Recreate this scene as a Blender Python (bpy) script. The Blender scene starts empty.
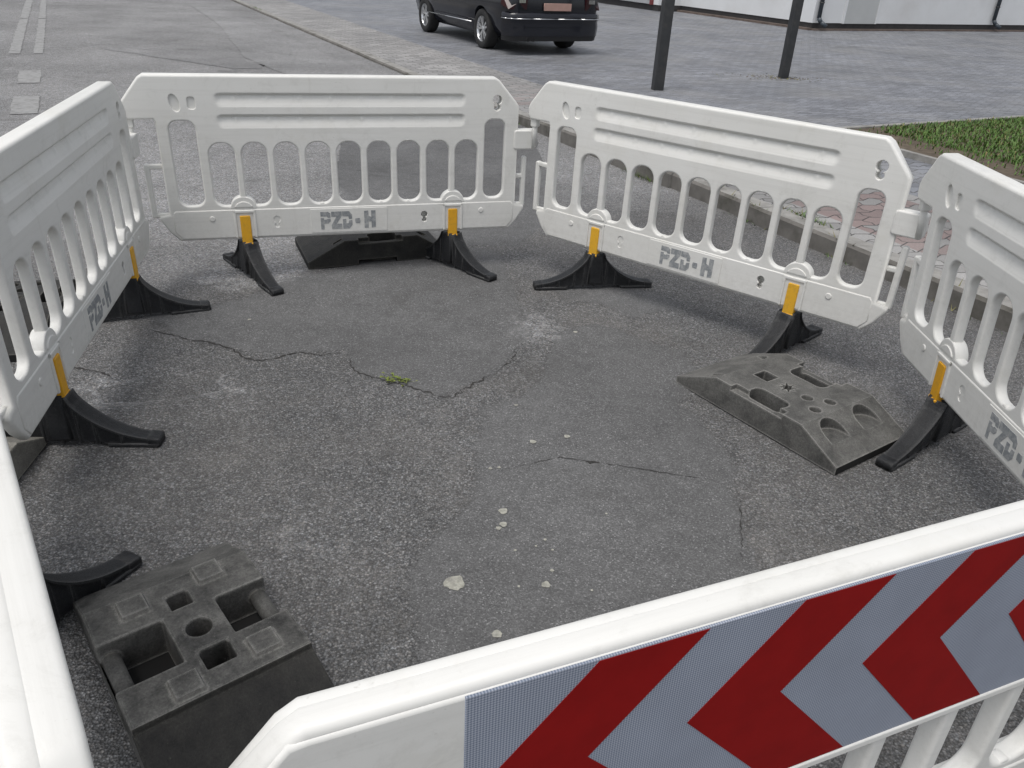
import bpy, bmesh, math, random
import numpy as np
from mathutils import Vector, Matrix, geometry
random.seed(7)
S = bpy.context.scene
COL = S.collection
R = math.radians

# ------------------------------------------------------------------ helpers
def link(o, parent=None):
    COL.objects.link(o)
    if parent is not None: o.parent = parent
    return o

def empty(name, loc=(0, 0, 0), rz=0.0):
    o = bpy.data.objects.new(name, None)
    o.empty_display_size = .1
    o.location = loc; o.rotation_euler = (0, 0, rz)
    return link(o)

def tag(o, label=None, cat=None, group=None, kind=None):
    if label: o['label'] = label
    if cat: o['category'] = cat
    if group: o['group'] = group
    if kind: o['kind'] = kind
    return o

def copy_tree(o, parent=None):
    c = o.copy(); COL.objects.link(c); c.parent = parent
    for ch in list(o.children): copy_tree(ch, c)
    return c

class MB:
    """collects shapes into one mesh"""
    def __init__(s): s.v = []; s.f = []; s.flat = []; s.m = []
    def add(s, vs, fs, flat=None, m=0):
        n = len(s.v); s.v += [tuple(p) for p in vs]
        for i, f in enumerate(fs):
            s.f.append(tuple(n + k for k in f)); s.flat.append(True if flat is None else flat[i]); s.m.append(m)
    def box(s, x0, x1, y0, y1, z0, z1, m=0):
        vs = [(x, y, z) for z in (z0, z1) for y in (y0, y1) for x in (x0, x1)]
        s.add(vs, [(0, 2, 3, 1), (4, 5, 7, 6), (0, 1, 5, 4), (2, 6, 7, 3), (0, 4, 6, 2), (1, 3, 7, 5)], m=m)
    def rbox(s, x0, x1, y0, y1, z0, z1, b, m=0, seg=2):
        s.plate([(x0, z0), (x1, z0), (x1, z1), (x0, z1)], [], y0, y1, b, seg, m=m)
    def tube(s, p0, p1, r0, r1=None, n=14, cap=True, m=0):
        r1 = r0 if r1 is None else r1
        p0, p1 = Vector(p0), Vector(p1); d = (p1 - p0).normalized()
        a = d.orthogonal().normalized(); b = d.cross(a)
        vs = []
        for p, r in ((p0, r0), (p1, r1)):
            for k in range(n):
                t = 2 * math.pi * k / n; vs.append(p + a * r * math.cos(t) + b * r * math.sin(t))
        fs = [(k, (k + 1) % n, n + (k + 1) % n, n + k) for k in range(n)]; fl = [False] * n
        if cap: fs += [tuple(range(n))[::-1], tuple(range(n, 2 * n))]; fl += [True, True]
        s.add(vs, fs, fl, m)
    def lathe(s, prof, n=32, axis='y', m=0, flat=False):
        """prof: list of (radius, offset); revolved about the axis"""
        vs = []; k0 = len(prof)
        for k in range(n):
            t = 2 * math.pi * k / n; c, si = math.cos(t), math.sin(t)
            for r, o in prof:
                vs.append((r * c, o, r * si) if axis == 'y' else (r * c, r * si, o))
        fs = []
        for k in range(n):
            for j in range(k0 - 1):
                a, b = k * k0 + j, ((k + 1) % n) * k0 + j
                fs.append((a, a + 1, b + 1, b))
        s.add(vs, fs, [flat] * len(fs), m)
    def plate(s, outer, holes, y0, y1, b=.004, seg=2, hb=None, m=0, back_b=None):
        """outline in x,z with holes, extruded along y (y0 = front), rounded edges"""
        def area(p): return sum(p[i - 1][0] * p[i][1] - p[i][0] * p[i - 1][1] for i in range(len(p)))
        loops = [list(outer) if area(outer) > 0 else list(outer)[::-1]]
        for h in holes: loops.append(list(h) if area(h) < 0 else list(h)[::-1])
        bs = [b] + [(b if hb is None else (hb[i] if isinstance(hb, (list, tuple)) else hb)) for i in range(len(holes))]
        fr_loops = []; base = []
        for li, lp in enumerate(loops):
            bb = bs[li]; n = len(lp); nor = []
            for i in range(n):
                p0, p1, p2 = Vector(lp[i - 1]), Vector(lp[i]), Vector(lp[(i + 1) % n])
                d1 = (p1 - p0).normalized(); d2 = (p2 - p1).normalized()
                n1 = Vector((-d1.y, d1.x)); n2 = Vector((-d2.y, d2.x))
                q = n1 + n2
                if q.length < 1e-6: q = n1
                q = q.normalized(); c = max(.45, q.dot(n1)); nor.append(q / c)
            rings = []
            if bb > 0:
                sgm = [(bb * (1 - math.sin(math.pi / 2 * k / seg)), bb * (1 - math.cos(math.pi / 2 * k / seg))) for k in range(seg + 1)]
                front = [(ins, y0 + dy) for ins, dy in sgm]           # inset b at the face -> 0 at the side
                back = [(ins, y1 - dy) for ins, dy in sgm[::-1]]
                rings = front + back
            else: rings = [(0, y0), (0, y1)]
            idx = []
            for ins, y in rings:
                i0 = len(s.v)
                for p, q in zip(lp, nor): s.v.append((p[0] + q.x * ins, y, p[1] + q.y * ins))
                idx.append(i0)
            for a, c in zip(idx[:-1], idx[1:]):
                for i in range(n):
                    j = (i + 1) % n
                    s.f.append((a + i, a + j, c + j, c + i)); s.flat.append(bb == 0); s.m.append(m)
            base.append((idx[0], idx[-1], n))
        for which in (0, 1):
            polys = []; mp = []
            for bf in base:
                i0 = bf[which]; polys.append([Vector((s.v[i0 + i][0], s.v[i0 + i][2], 0)) for i in range(bf[2])]); mp += [i0 + i for i in range(bf[2])]
            for t in geometry.tessellate_polygon(polys):
                f = tuple(mp[k] for k in t)
                a, b_, c = (s.v[k] for k in f)
                ar = (b_[0] - a[0]) * (c[2] - a[2]) - (c[0] - a[0]) * (b_[2] - a[2])
                if (ar < 0) == (which == 0): f = f[::-1]
                s.f.append(f); s.flat.append(True); s.m.append(m)
    def mesh(s, name, mats):
        me = bpy.data.meshes.new(name); me.from_pydata(s.v, [], s.f)
        for mt in (mats if isinstance(mats, (list, tuple)) else [mats]): me.materials.append(mt)
        me.polygons.foreach_set('use_smooth', [not q for q in s.flat])
        me.polygons.foreach_set('material_index', s.m)
        me.update(); return me
    def build(s, name, mats, parent=None):
        return link(bpy.data.objects.new(name, s.mesh(name, mats)), parent)

def fix_normals(o):
    bm = bmesh.new(); bm.from_mesh(o.data); bmesh.ops.recalc_face_normals(bm, faces=bm.faces[:]); bm.to_mesh(o.data); bm.free()
    return o

def evaluated(body, cutter=None, bevel=0, seg=2, angle=35):
    """apply boolean / bevel modifiers without bpy.ops"""
    if cutter is not None:
        md = body.modifiers.new('cut', 'BOOLEAN'); md.operation = 'DIFFERENCE'; md.object = cutter; md.solver = 'EXACT'
    if bevel:
        md = body.modifiers.new('bev', 'BEVEL'); md.width = bevel; md.segments = seg; md.limit_method = 'ANGLE'; md.angle_limit = R(angle)
    dg = bpy.context.evaluated_depsgraph_get(); dg.update()
    me = bpy.data.meshes.new_from_object(body.evaluated_get(dg))
    body.modifiers.clear(); body.data = me
    if cutter is not None: bpy.data.objects.remove(cutter)
    return body

def arc(cx, cz, r, a0, a1, n=8): return [(cx + r * math.cos(R(a0 + (a1 - a0) * k / n)), cz + r * math.sin(R(a0 + (a1 - a0) * k / n))) for k in range(n + 1)]
def slot(x0, x1, z0, z1, r, rb=None):
    rb = r if rb is None else rb
    return arc(x1 - rb, z0 + rb, rb, -90, 0) + arc(x1 - r, z1 - r, r, 0, 90) + arc(x0 + r, z1 - r, r, 90, 180) + arc(x0 + rb, z0 + rb, rb, 180, 270)
def rrect(x0, x1, z0, z1, r): return slot(x0, x1, z0, z1, r)

# ------------------------------------------------------------------ materials
class NT:
    def __init__(s, name):
        s.mat = bpy.data.materials.new(name); s.mat.use_nodes = True; s.t = s.mat.node_tree
        s.b = s.t.nodes['Principled BSDF']
    def n(s, typ, **kw):
        nd = s.t.nodes.new(typ)
        for k, v in kw.items():
            if k == 'i':
                for a, b in v.items():
                    if hasattr(b, 'is_output'): s.t.links.new(b, nd.inputs[a])
                    else: nd.inputs[a].default_value = b
            else: setattr(nd, k, v)
        return nd
    def coord(s, which='Object', rot=0, scale=(1, 1, 1)):
        tc = s.n('ShaderNodeTexCoord'); mp = s.n('ShaderNodeMapping', i={'Vector': tc.outputs[which]})
        mp.inputs['Rotation'].default_value = (0, 0, rot); mp.inputs['Scale'].default_value = scale
        return mp.outputs[0]
    def noise(s, vec, scale, detail=4, rough=.55, dist=0):
        return s.n('ShaderNodeTexNoise', i={'Vector': vec, 'Scale': scale, 'Detail': detail, 'Roughness': rough, 'Distortion': dist}).outputs['Fac']
    def vor(s, vec, scale, feature='F1'):
        return s.n('ShaderNodeTexVoronoi', feature=feature, i={'Vector': vec, 'Scale': scale})
    def ramp(s, fac, stops, interp='LINEAR'):
        r = s.n('ShaderNodeValToRGB', i={'Fac': fac}); e = r.color_ramp.elements; r.color_ramp.interpolation = interp
        while len(e) < len(stops): e.new(.5)
        for el, (p, c) in zip(e, stops):
            el.position = p; el.color = (c, c, c, 1) if isinstance(c, (int, float)) else (*c, 1)
        return r.outputs[0]
    def mix(s, fac, a, b, mode='MIX'):
        m = s.n('ShaderNodeMix', data_type='RGBA', blend_type=mode, clamp_factor=True)
        for k, v in ((0, fac), (6, a), (7, b)):
            if hasattr(v, 'is_output'): s.t.links.new(v, m.inputs[k])
            elif k == 0: m.inputs[k].default_value = v
            else: m.inputs[k].default_value = (v, v, v, 1) if isinstance(v, (int, float)) else (*v, 1)
        return m.outputs[2]
    def math(s, op, a, b=0, c=0, clamp=False):
        m = s.n('ShaderNodeMath', operation=op, use_clamp=clamp)
        for k, v in enumerate((a, b, c)):
            if hasattr(v, 'is_output'): s.t.links.new(v, m.inputs[k])
            else: m.inputs[k].default_value = v
        return m.outputs[0]
    def bump(s, h, strength=.3, dist=.003, prev=None):
        b = s.n('ShaderNodeBump', i={'Height': h, 'Strength': strength, 'Distance': dist})
        if prev is not None: s.t.links.new(prev, b.inputs['Normal'])
        return b.outputs[0]
    def out(s, color=None, rough=None, normal=None, **kw):
        for k, v in (('Base Color', color), ('Roughness', rough), ('Normal', normal)):
            if v is None: continue
            if hasattr(v, 'is_output'): s.t.links.new(v, s.b.inputs[k])
            elif k == 'Base Color': s.b.inputs[k].default_value = (*v, 1) if not isinstance(v, float) else (v, v, v, 1)
            else: s.b.inputs[k].default_value = v
        for k, v in kw.items(): s.b.inputs[k.replace('_', ' ')].default_value = v
        return s.mat

def simple(name, col, rough=.5, var=.12, scale=20, bump=.1, metallic=0, dirt=None, spec=.5):
    n = NT(name); v = n.coord()
    f = n.noise(v, scale, 5); lo = tuple(c * (1 - var) for c in col); hi = tuple(min(1, c * (1 + var)) for c in col)
    c = n.ramp(f, [(.3, lo), (.7, hi)])
    if dirt:
        g = n.ramp(n.noise(v, scale * .35, 6, .65), [(.5, 0.), (.72, 1.)]); c = n.mix(g, c, dirt)
    nm = n.bump(n.noise(v, scale * 6, 3), bump, .002) if bump else None
    return n.out(c, rough, nm, Metallic=metallic, Specular_IOR_Level=spec)

ROADROT = math.atan2(.471, .882)      # the street grid is turned by this
def mat_asphalt():
    n = NT('asphalt'); v = n.coord()
    at = n.n('ShaderNodeAttribute', attribute_name='patch').outputs['Fac']
    ad = n.n('ShaderNodeAttribute', attribute_name='bare').outputs['Fac']
    big = n.noise(v, .7, 5, .6); mid = n.noise(v, 5, 5, .6); fine = n.noise(v, 240, 3, .7)
    # coarse, stony wearing course
    v1 = n.vor(v, 150); r1 = n.n('ShaderNodeSeparateColor', i={'Color': v1.outputs['Color']})
    stone = n.ramp(r1.outputs[0], [(0, .052), (.35, .086), (.62, .122), (.84, .168), (1, .28)])
    hue = n.ramp(r1.outputs[1], [(0, (1.0, .95, .90)), (.5, (1., 1., 1.)), (1, (.95, .98, 1.02))])
    stone = n.mix(1, stone, hue, 'MULTIPLY')
    stone = n.mix(1, stone, n.ramp(v1.outputs['Distance'], [(.25, 1.7), (.52, 1.22), (.74, .52)]), 'MULTIPLY')
    v2 = n.vor(v, 250); r2 = n.n('ShaderNodeSeparateColor', i={'Color': v2.outputs['Color']})
    grit = n.ramp(r2.outputs[0], [(0, .05), (.55, .095), (.88, .165), (1, .30)])
    coarse = n.mix(.45, stone, grit)
    # brown dust worked into the open texture
    dust = n.ramp(n.noise(v, 1.6, 6, .68), [(.45, 0.), (.68, 1.)])
    coarse = n.mix(n.math('MULTIPLY', dust, .26), coarse, (.205, .192, .178))
    # dense patching asphalt
    smooth = n.ramp(r2.outputs[0], [(0, .074), (.5, .106), (.86, .142), (.96, .18), (1, .28)])
    smooth = n.mix(n.math('MULTIPLY', n.ramp(mid, [(.35, 0.), (.7, 1.)]), .28), smooth, .15)
    edge = n.math('ADD', at, n.math('MULTIPLY', n.math('SUBTRACT', n.noise(v, 22, 6, .75), .5), .8))
    edge = n.math('ADD', edge, n.math('MULTIPLY', n.math('SUBTRACT', n.noise(v, 130, 2, .6), .5), .9))
    pf = n.ramp(edge, [(.42, 0.), (.58, 1.)])
    col = n.mix(pf, coarse, smooth)
    # open stony areas
    bf = n.ramp(n.math('ADD', ad, n.math('MULTIPLY', n.math('SUBTRACT', n.noise(v, 16, 7, .75), .5), 1.1)), [(.40, 0.), (.68, .9)])
    sepc = n.n('ShaderNodeSeparateXYZ', i={'Vector': n.coord(rot=-ROADROT)})
    far = n.math('ADD', n.math('MULTIPLY', n.math('SUBTRACT', sepc.outputs['Y'], 4.3), .9), n.math('MULTIPLY', n.math('SUBTRACT', n.noise(v, .9, 5, .6), .5), 2.6))
    far = n.math('MULTIPLY', far, n.math('SUBTRACT', 1.0, at), clamp=True)
    bf = n.math('MAXIMUM', bf, n.math('MULTIPLY', far, n.ramp(n.noise(v, .38, 6, .62), [(.30, .45), (.62, 1.)])))
    pale = n.ramp(r1.outputs[0], [(0, .12), (.4, .22), (.75, .31), (1, .44)])
    col = n.mix(bf, col, n.mix(1, pale, hue, 'MULTIPLY'))
    col = n.mix(1, col, n.ramp(big, [(.3, .80), (.7, 1.18)]), 'MULTIPLY')
    col = n.mix(1, col, n.ramp(n.noise(v, 13, 8, .75), [(.3, .84), (.7, 1.14)]), 'MULTIPLY')
    stn = n.ramp(n.noise(v, 2.6, 7, .7, .5), [(.56, 0.), (.66, 1.)]); col = n.mix(n.math('MULTIPLY', stn, .30), col, (.06, .058, .055))
    h = n.math('MULTIPLY', v1.outputs['Distance'], n.math('SUBTRACT', 1.15, pf))
    nm = n.bump(h, .8, .0045)
    nm = n.bump(fine, .22, .002, nm)
    nm = n.bump(mid, .2, .02, nm)
    return n.out(col, .86, nm, Specular_IOR_Level=.28)

def mat_pavers(name, base, red=None, grid=(.2, .1), gloss=.75):
    n = NT(name); v = n.coord(rot=-ROADROT)
    sep = n.n('ShaderNodeSeparateXYZ', i={'Vector': v})
    zz = n.math('PINGPONG', sep.outputs['Y'], .05); zz2 = n.math('PINGPONG', sep.outputs['X'], .1)
    cb = n.n('ShaderNodeCombineXYZ', i={'X': n.math('ADD', sep.outputs['X'], n.math('MULTIPLY', zz, .5)), 'Y': n.math('ADD', sep.outputs['Y'], n.math('MULTIPLY', zz2, .35))})
    br = n.n('ShaderNodeTexBrick', offset=.5, squash=1, i={'Vector': cb.outputs[0], 'Color1': (0, 0, 0, 1), 'Color2': (1, 1, 1, 1), 'Mortar': (.5, .5, .5, 1), 'Scale': 1, 'Mortar Size': .0055, 'Mortar Smooth': .25, 'Bias': 0, 'Brick Width': grid[0], 'Row Height': grid[1]})
    lo = tuple(c * .78 for c in base); hi = tuple(c * 1.2 for c in base)
    c = n.ramp(br.outputs['Color'], [(0, lo), (1, hi)])
    if red:
        mask = n.math('GREATER_THAN', n.n('ShaderNodeSeparateColor', i={'Color': br.outputs['Color']}).outputs[0], .42)
        band = n.math('MULTIPLY', n.math('GREATER_THAN', sep.outputs['X'], 4.32), n.math('LESS_THAN', sep.outputs['X'], 5.25)); band = n.math('MULTIPLY', band, n.math('SUBTRACT', 1, n.math('MULTIPLY_ADD', sep.outputs['Y'], .35, -2.6, clamp=True), clamp=True))
        c = n.mix(n.math('MULTIPLY', n.math('MULTIPLY', mask, .8), band), c, n.ramp(br.outputs['Color'], [(0, tuple(q * .8 for q in red)), (1, tuple(q * 1.2 for q in red))]))
    c = n.mix(br.outputs['Fac'], c, (.045, .043, .04))
    big = n.noise(v, .55, 6, .62)
    c = n.mix(1, c, n.ramp(big, [(.3, .74), (.7, 1.2)]), 'MULTIPLY')
    c = n.mix(n.math('MULTIPLY', n.ramp(n.noise(v, .8, 7, .72, .4), [(.44, 0.), (.70, 1.)]), .5), c, (.25, .245, .235))
    c = n.mix(1, c, n.ramp(n.noise(v, 130, 2), [(.2, .8), (.8, 1.2)]), 'MULTIPLY')
    nm = n.bump(n.math('MULTIPLY', br.outputs['Fac'], -1), .6, .006)
    nm = n.bump(n.noise(v, 60, 4, .7), .25, .004, nm)
    rg = n.ramp(big, [(.35, gloss - .12), (.65, gloss + .08)])
    return n.out(c, rg, nm, Specular_IOR_Level=.45)

def mat_plastic():
    n = NT('white_plastic'); v = n.coord(); oi = n.n('ShaderNodeObjectInfo')
    off = n.n('ShaderNodeVectorMath', operation='ADD', i={0: v, 1: oi.outputs['Location']}).outputs[0]
    c = n.ramp(n.noise(off, 2.2, 4), [(.3, (.74, .735, .705)), (.7, (.69, .685, .65))])
    # yellowed blotches and handling dirt
    y = n.ramp(n.noise(off, 3.4, 6, .7), [(.55, 0.), (.75, 1.)]); c = n.mix(n.math('MULTIPLY', y, .35), c, (.58, .558, .48))
    d = n.ramp(n.noise(off, 9, 8, .78, .6), [(.54, 0.), (.76, 1.)]); c = n.mix(n.math('MULTIPLY', d, .34), c, (.40, .39, .35))
    mp = n.n('ShaderNodeMapping', i={'Vector': off}); mp.inputs['Scale'].default_value = (26, 26, 1.6)
    st = n.ramp(n.noise(mp.outputs[0], 1, 5, .7), [(.6, 0.), (.82, 1.)]); c = n.mix(n.math('MULTIPLY', st, .28), c, (.47, .45, .40))
    mq = n.n('ShaderNodeMapping', i={'Vector': off}); mq.inputs['Scale'].default_value = (1.3, 40, 40)
    s2 = n.ramp(n.noise(mq.outputs[0], 1, 6, .75), [(.48, 0.), (.72, 1.)]); c = n.mix(n.math('MULTIPLY', s2, .17), c, (.36, .35, .32))
    mr = n.n('ShaderNodeMapping', i={'Vector': off}); mr.inputs['Scale'].default_value = (9, 60, 60); mr.inputs['Rotation'].default_value = (.0, .9, .3)
    s3 = n.ramp(n.noise(mr.outputs[0], 1, 4, .7), [(.70, 0.), (.75, 1.)]); c = n.mix(n.math('MULTIPLY', s3, .35), c, (.22, .21, .19))
    zc = n.n('ShaderNodeSeparateXYZ', i={'Vector': v}).outputs['Z']
    mud = n.math('MULTIPLY', n.math('MULTIPLY_ADD', zc, -4.0, 1.55, clamp=True), n.ramp(n.noise(off, 38, 8, .78), [(.44, 0.), (.66, 1.)]), clamp=True)
    c = n.mix(n.math('MULTIPLY', mud, .28), c, (.27, .25, .22))
    sp = n.ramp(n.noise(off, 70, 3, .6), [(.70, 0.), (.76, 1.)]); c = n.mix(n.math('MULTIPLY', sp, .3), c, (.35, .33, .28))
    nm = n.bump(n.noise(off, 7, 3), .12, .01); nm = n.bump(n.noise(off, 220, 3), .06, .001, nm)
    return n.out(c, n.ramp(n.noise(off, 12, 4), [(.3, .40), (.7, .58)]), nm, Specular_IOR_Level=.45)

def mat_letter():
    n = NT('stencil_paint'); v = n.coord(); oi = n.n('ShaderNodeObjectInfo')
    off = n.n('ShaderNodeVectorMath', operation='ADD', i={0: v, 1: oi.outputs['Location']}).outputs[0]
    w = n.ramp(n.noise(off, 45, 5, .7), [(.42, 0.), (.75, .75)])
    c = n.mix(w, (.225, .24, .25), (.55, .55, .54))
    return n.out(c, .6)

def mat_rubber(name, col, dust, amt, scale=7, rough=.62):
    n = NT(name); v = n.coord(); oi = n.n('ShaderNodeObjectInfo')
    off = n.n('ShaderNodeVectorMath', operation='ADD', i={0: v, 1: oi.outputs['Location']}).outputs[0]
    c = n.ramp(n.noise(off, 30, 4), [(.3, tuple(q * .75 for q in col)), (.7, tuple(q * 1.3 for q in col))])
    g = n.noise(off, scale, 8, .72, .3)
    c = n.mix(n.math('MULTIPLY', n.ramp(g, [(.34, 0.), (.66, 1.)]), amt), c, dust)
    bv = n.n('ShaderNodeBevel', samples=4, i={'Radius': .016}); ge = n.n('ShaderNodeNewGeometry')
    dp = n.n('ShaderNodeVectorMath', operation='DOT_PRODUCT', i={0: bv.outputs[0], 1: ge.outputs['Normal']}).outputs['Value']
    ed = n.ramp(n.math('ADD', n.math('SUBTRACT', 1, dp), n.math('MULTIPLY', n.math('SUBTRACT', n.noise(off, 60, 5, .75), .5), .35)), [(.05, 0.), (.17, 1.)])
    c = n.mix(n.math('MULTIPLY', ed, .75), c, tuple(min(1, q * 2.0) for q in dust))
    sc = n.n('ShaderNodeMapping', i={'Vector': off}); sc.inputs['Scale'].default_value = (4, 60, 60); sc.inputs['Rotation'].default_value = (0, 0, .6)
    sf = n.ramp(n.noise(sc.outputs[0], 1, 4, .7), [(.68, 0.), (.75, 1.)]); c = n.mix(n.math('MULTIPLY', sf, .3), c, tuple(min(1, q * 2.2) for q in dust))
    ck = n.ramp(n.noise(off, 120, 4, .7), [(.66, 0.), (.73, 1.)]); c = n.mix(n.math('MULTIPLY', ck, .5), c, tuple(min(1, q * 2.1) for q in dust))
    c = n.mix(1, c, n.ramp(n.noise(off, 170, 3, .7), [(.3, .7), (.7, 1.3)]), 'MULTIPLY')
    nm = n.bump(n.noise(off, 45, 7, .78), .8, .005); nm = n.bump(n.noise(off, 300, 2), .3, .001, nm)
    return n.out(c, rough, nm, Specular_IOR_Level=.35)

def mat_sheeting():
    n = NT('reflective_sheeting'); v = n.coord(rot=.0)
    ch = n.n('ShaderNodeTexChecker', i={'Vector': n.coord(rot=0), 'Scale': 1.0})
    sep = n.n('ShaderNodeSeparateXYZ', i={'Vector': v})
    a = n.math('ADD', sep.outputs['X'], sep.outputs['Z']); b = n.math('SUBTRACT', sep.outputs['X'], sep.outputs['Z'])
    wa = n.math('SINE', n.math('MULTIPLY', a, 900)); wb = n.math('SINE', n.math('MULTIPLY', b, 900))
    w = n.math('MULTIPLY', wa, wb)
    c = n.ramp(n.math('MULTIPLY_ADD', w, .5, .5), [(.25, (.135, .165, .225)), (.75, (.385, .415, .485))])
    c = n.mix(1, c, n.ramp(n.noise(v, 9, 4), [(.3, .93), (.7, 1.06)]), 'MULTIPLY')
    return n.out(c, .42, n.bump(w, .1, .0004))

M = dict(
    asphalt=mat_asphalt(),
    sidewalk=mat_pavers('sidewalk_pavers', (.27, .265, .258), (.20, .142, .132), (.215, .12)),
    carpark=mat_pavers('parking_pavers', (.195, .203, .222), None, (.2, .1), .6),
    plastic=mat_plastic(), letter=mat_letter(), sheeting=mat_sheeting(),
    red=simple('red_sheeting', (.235, .006, .006), .6, .10, 14, .05, spec=.12),
    foot=mat_rubber('black_plastic_foot', (.009, .010, .012), (.042, .042, .042), .35, 9, .5),
    block=mat_rubber('recycled_rubber', (.045, .045, .043), (.160, .157, .147), .9, 6, .75),
    darkblock=mat_rubber('dark_recycled_rubber', (.028, .028, .027), (.155, .152, .142), .9, 7, .7),
    blackblock=mat_rubber('black_recycled_rubber', (.011, .011, .011), (.05, .048, .042), .55, 7, .7),
    paleblock=mat_rubber('pale_recycled_rubber', (.14, .135, .12), (.22, .21, .185), .7, 6, .75),
    yellow=simple('yellow_plastic', (.74, .39, .012), .42, .06, 40, .05, dirt=(.5, .27, .03)),
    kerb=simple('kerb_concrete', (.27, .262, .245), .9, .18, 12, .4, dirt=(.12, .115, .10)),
    kerbface=simple('stained_shaded_kerb_face', (.15, .142, .13), .95, .25, 9, .5, dirt=(.06, .058, .045)),  # darker than the top: dirt plus overcast shade, both put into the colour
    paint=simple('worn_road_paint', (.27, .27, .265), .85, .12, 26, .4, dirt=(.16, .158, .155)),
    spot=simple('paint_splash', (.34, .335, .29), .9, .3, 70, .6, dirt=(.2, .195, .18)),
    crack=simple('crack_dirt', (.034, .032, .03), .95, .3, 60, .2),
    soil=simple('soil', (.085, .065, .045), .95, .35, 14, .6, dirt=(.14, .115, .08)),
    wall=simple('white_render', (.70, .71, .715), .85, .035, 1.3, .12, dirt=(.62, .62, .615)),
    greywall=simple('grey_panel', (.36, .37, .38), .6, .05, 2, .08),
    shutter=simple('pale_grey_door', (.47, .48, .475), .5, .04, 2, .06),
    plinth=simple('dark_plinth', (.035, .033, .033), .8, .2, 6, .3),
    brown=simple('brown_plinth_edge', (.13, .10, .085), .9, .3, 5, .4),
    darkred=simple('dark_red_trim', (.16, .03, .03), .5, .1, 8, .05),
    steel=simple('dark_painted_steel', (.040, .042, .044), .5, .15, 9, .1, dirt=(.075, .07, .066)),
    pipe=simple('dark_pipe', (.05, .062, .075), .4, .1, 9, .05),
    carpaint=simple('black_car_paint', (.010, .011, .016), .14, .05, 3, 0),
    glass=simple('tinted_glass', (.008, .009, .010), .05, .05, 3, 0),
    tyre=simple('tyre_rubber', (.018, .018, .018), .85, .15, 20, .3),
    alloy=simple('alloy_rim', (.62, .63, .64), .28, .05, 20, 0, metallic=.85),
    chrome=simple('bright_trim', (.75, .75, .76), .15, .02, 5, 0, metallic=1),
    tail=simple('tail_light', (.03, .003, .004), .2, .05, 5, 0),
    trim=simple('black_trim', (.014, .014, .015), .6, .1, 20, .1),
    numberplate=simple('number_plate', (.40, .25, .21), .5, .08, 14, .02),
    under=simple('underbody', (.006, .006, .006), .9, .1, 10, 0),
)
def mat_leaf(name, a, b):
    n = NT(name); v = n.coord()
    c = n.ramp(n.noise(v, 9, 4), [(.3, a), (.7, b)])
    g = n.n('ShaderNodeNewGeometry'); c = n.mix(1, c, n.ramp(g.outputs['Random Per Island'], [(0, .65), (1, 1.3)]), 'MULTIPLY')
    return n.out(c, .6)
def mat_yellow():
    n = NT('yellow_plastic'); v = n.coord(); oi = n.n('ShaderNodeObjectInfo')
    off = n.n('ShaderNodeVectorMath', operation='ADD', i={0: v, 1: oi.outputs['Location']}).outputs[0]
    c = n.mix(oi.outputs['Random'], (.72, .35, .010), (.76, .42, .03))
    c = n.mix(n.math('MULTIPLY', n.ramp(n.noise(off, 60, 5, .7), [(.5, 0.), (.7, 1.)]), .4), c, (.42, .25, .06))
    return n.out(c, .5)
M['yellow'] = mat_yellow()
M['grass'] = mat_leaf('grass_blades', (.060, .130, .022), (.11, .19, .038))
M['drygrass'] = mat_leaf('dry_grass', (.20, .16, .06), (.12, .13, .045))
M['weed'] = mat_leaf('weed_leaf', (.12, .17, .03), (.22, .24, .05))

# ------------------------------------------------------------------ ground
Nv = np.array([.882, .471]); Dv = np.array([-.471, .882])
def nd(n, d): p = n * Nv + d * Dv; return float(p[0]), float(p[1])
def to_nd(x, y): return x * .882 + y * .471, -x * .471 + y * .882

rs = np.random.RandomState(3); TBL = rs.rand(64, 64)
def vnoise(x, y):
    xi = np.floor(x).astype(int); yi = np.floor(y).astype(int); fx = x - xi; fy = y - yi
    fx = fx * fx * (3 - 2 * fx); fy = fy * fy * (3 - 2 * fy)
    g = lambda a, b: TBL[a % 64, b % 64]
    return (g(xi, yi) * (1 - fx) + g(xi + 1, yi) * fx) * (1 - fy) + (g(xi, yi + 1) * (1 - fx) + g(xi + 1, yi + 1) * fx) * fy
def sdf(poly, X, Y):
    """signed distance, positive inside"""
    d = np.full(X.shape, 1e9); ins = np.zeros(X.shape, bool); P = poly
    for i in range(len(P)):
        (x0, y0), (x1, y1) = P[i - 1], P[i]; ex, ey = x1 - x0, y1 - y0
        t = np.clip(((X - x0) * ex + (Y - y0) * ey) / (ex * ex + ey * ey), 0, 1)
        d = np.minimum(d, np.hypot(X - x0 - t * ex, Y - y0 - t * ey))
        c = ((y0 > Y) != (y1 > Y)); xx = x0 + (Y - y0) / (np.where(abs(ey) < 1e-9, 1e-9, ey)) * ex
        ins ^= c & (X < xx)
    return np.where(ins, d, -d)
PATCH1 = [(-1.17, 3.99), (-.9, 4.27), (-.4, 4.60), (-.11, 4.60), (-.01, 3.83), (.04, 3.3), (-.05, 3.03), (-.17, 2.9), (-.29, 2.82), (-.46, 2.86), (-.69, 2.95), (-.75, 3.14), (-1.14, 3.06), (-1.49, 3.17), (-1.70, 3.42), (-1.33, 3.65)]
PATCH2 = [(.17, 3.25), (.30, 3.55), (.41, 3.60), (.59, 3.47), (.82, 3.34), (.81, 3.05), (.66, 2.85), (.83, 2.37), (.78, 1.89), (.62, 1.0), (.0, .8), (-.2, 1.3), (-.24, 1.81), (-.12, 2.11), (-.11, 2.48), (-.10, 2.72), (.04, 2.85), (.12, 3.0)]
PATCH3 = [(.02, 4.2), (.5, 4.4), (.9, 3.9), (.6, 3.6), (.25, 3.85)]
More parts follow.
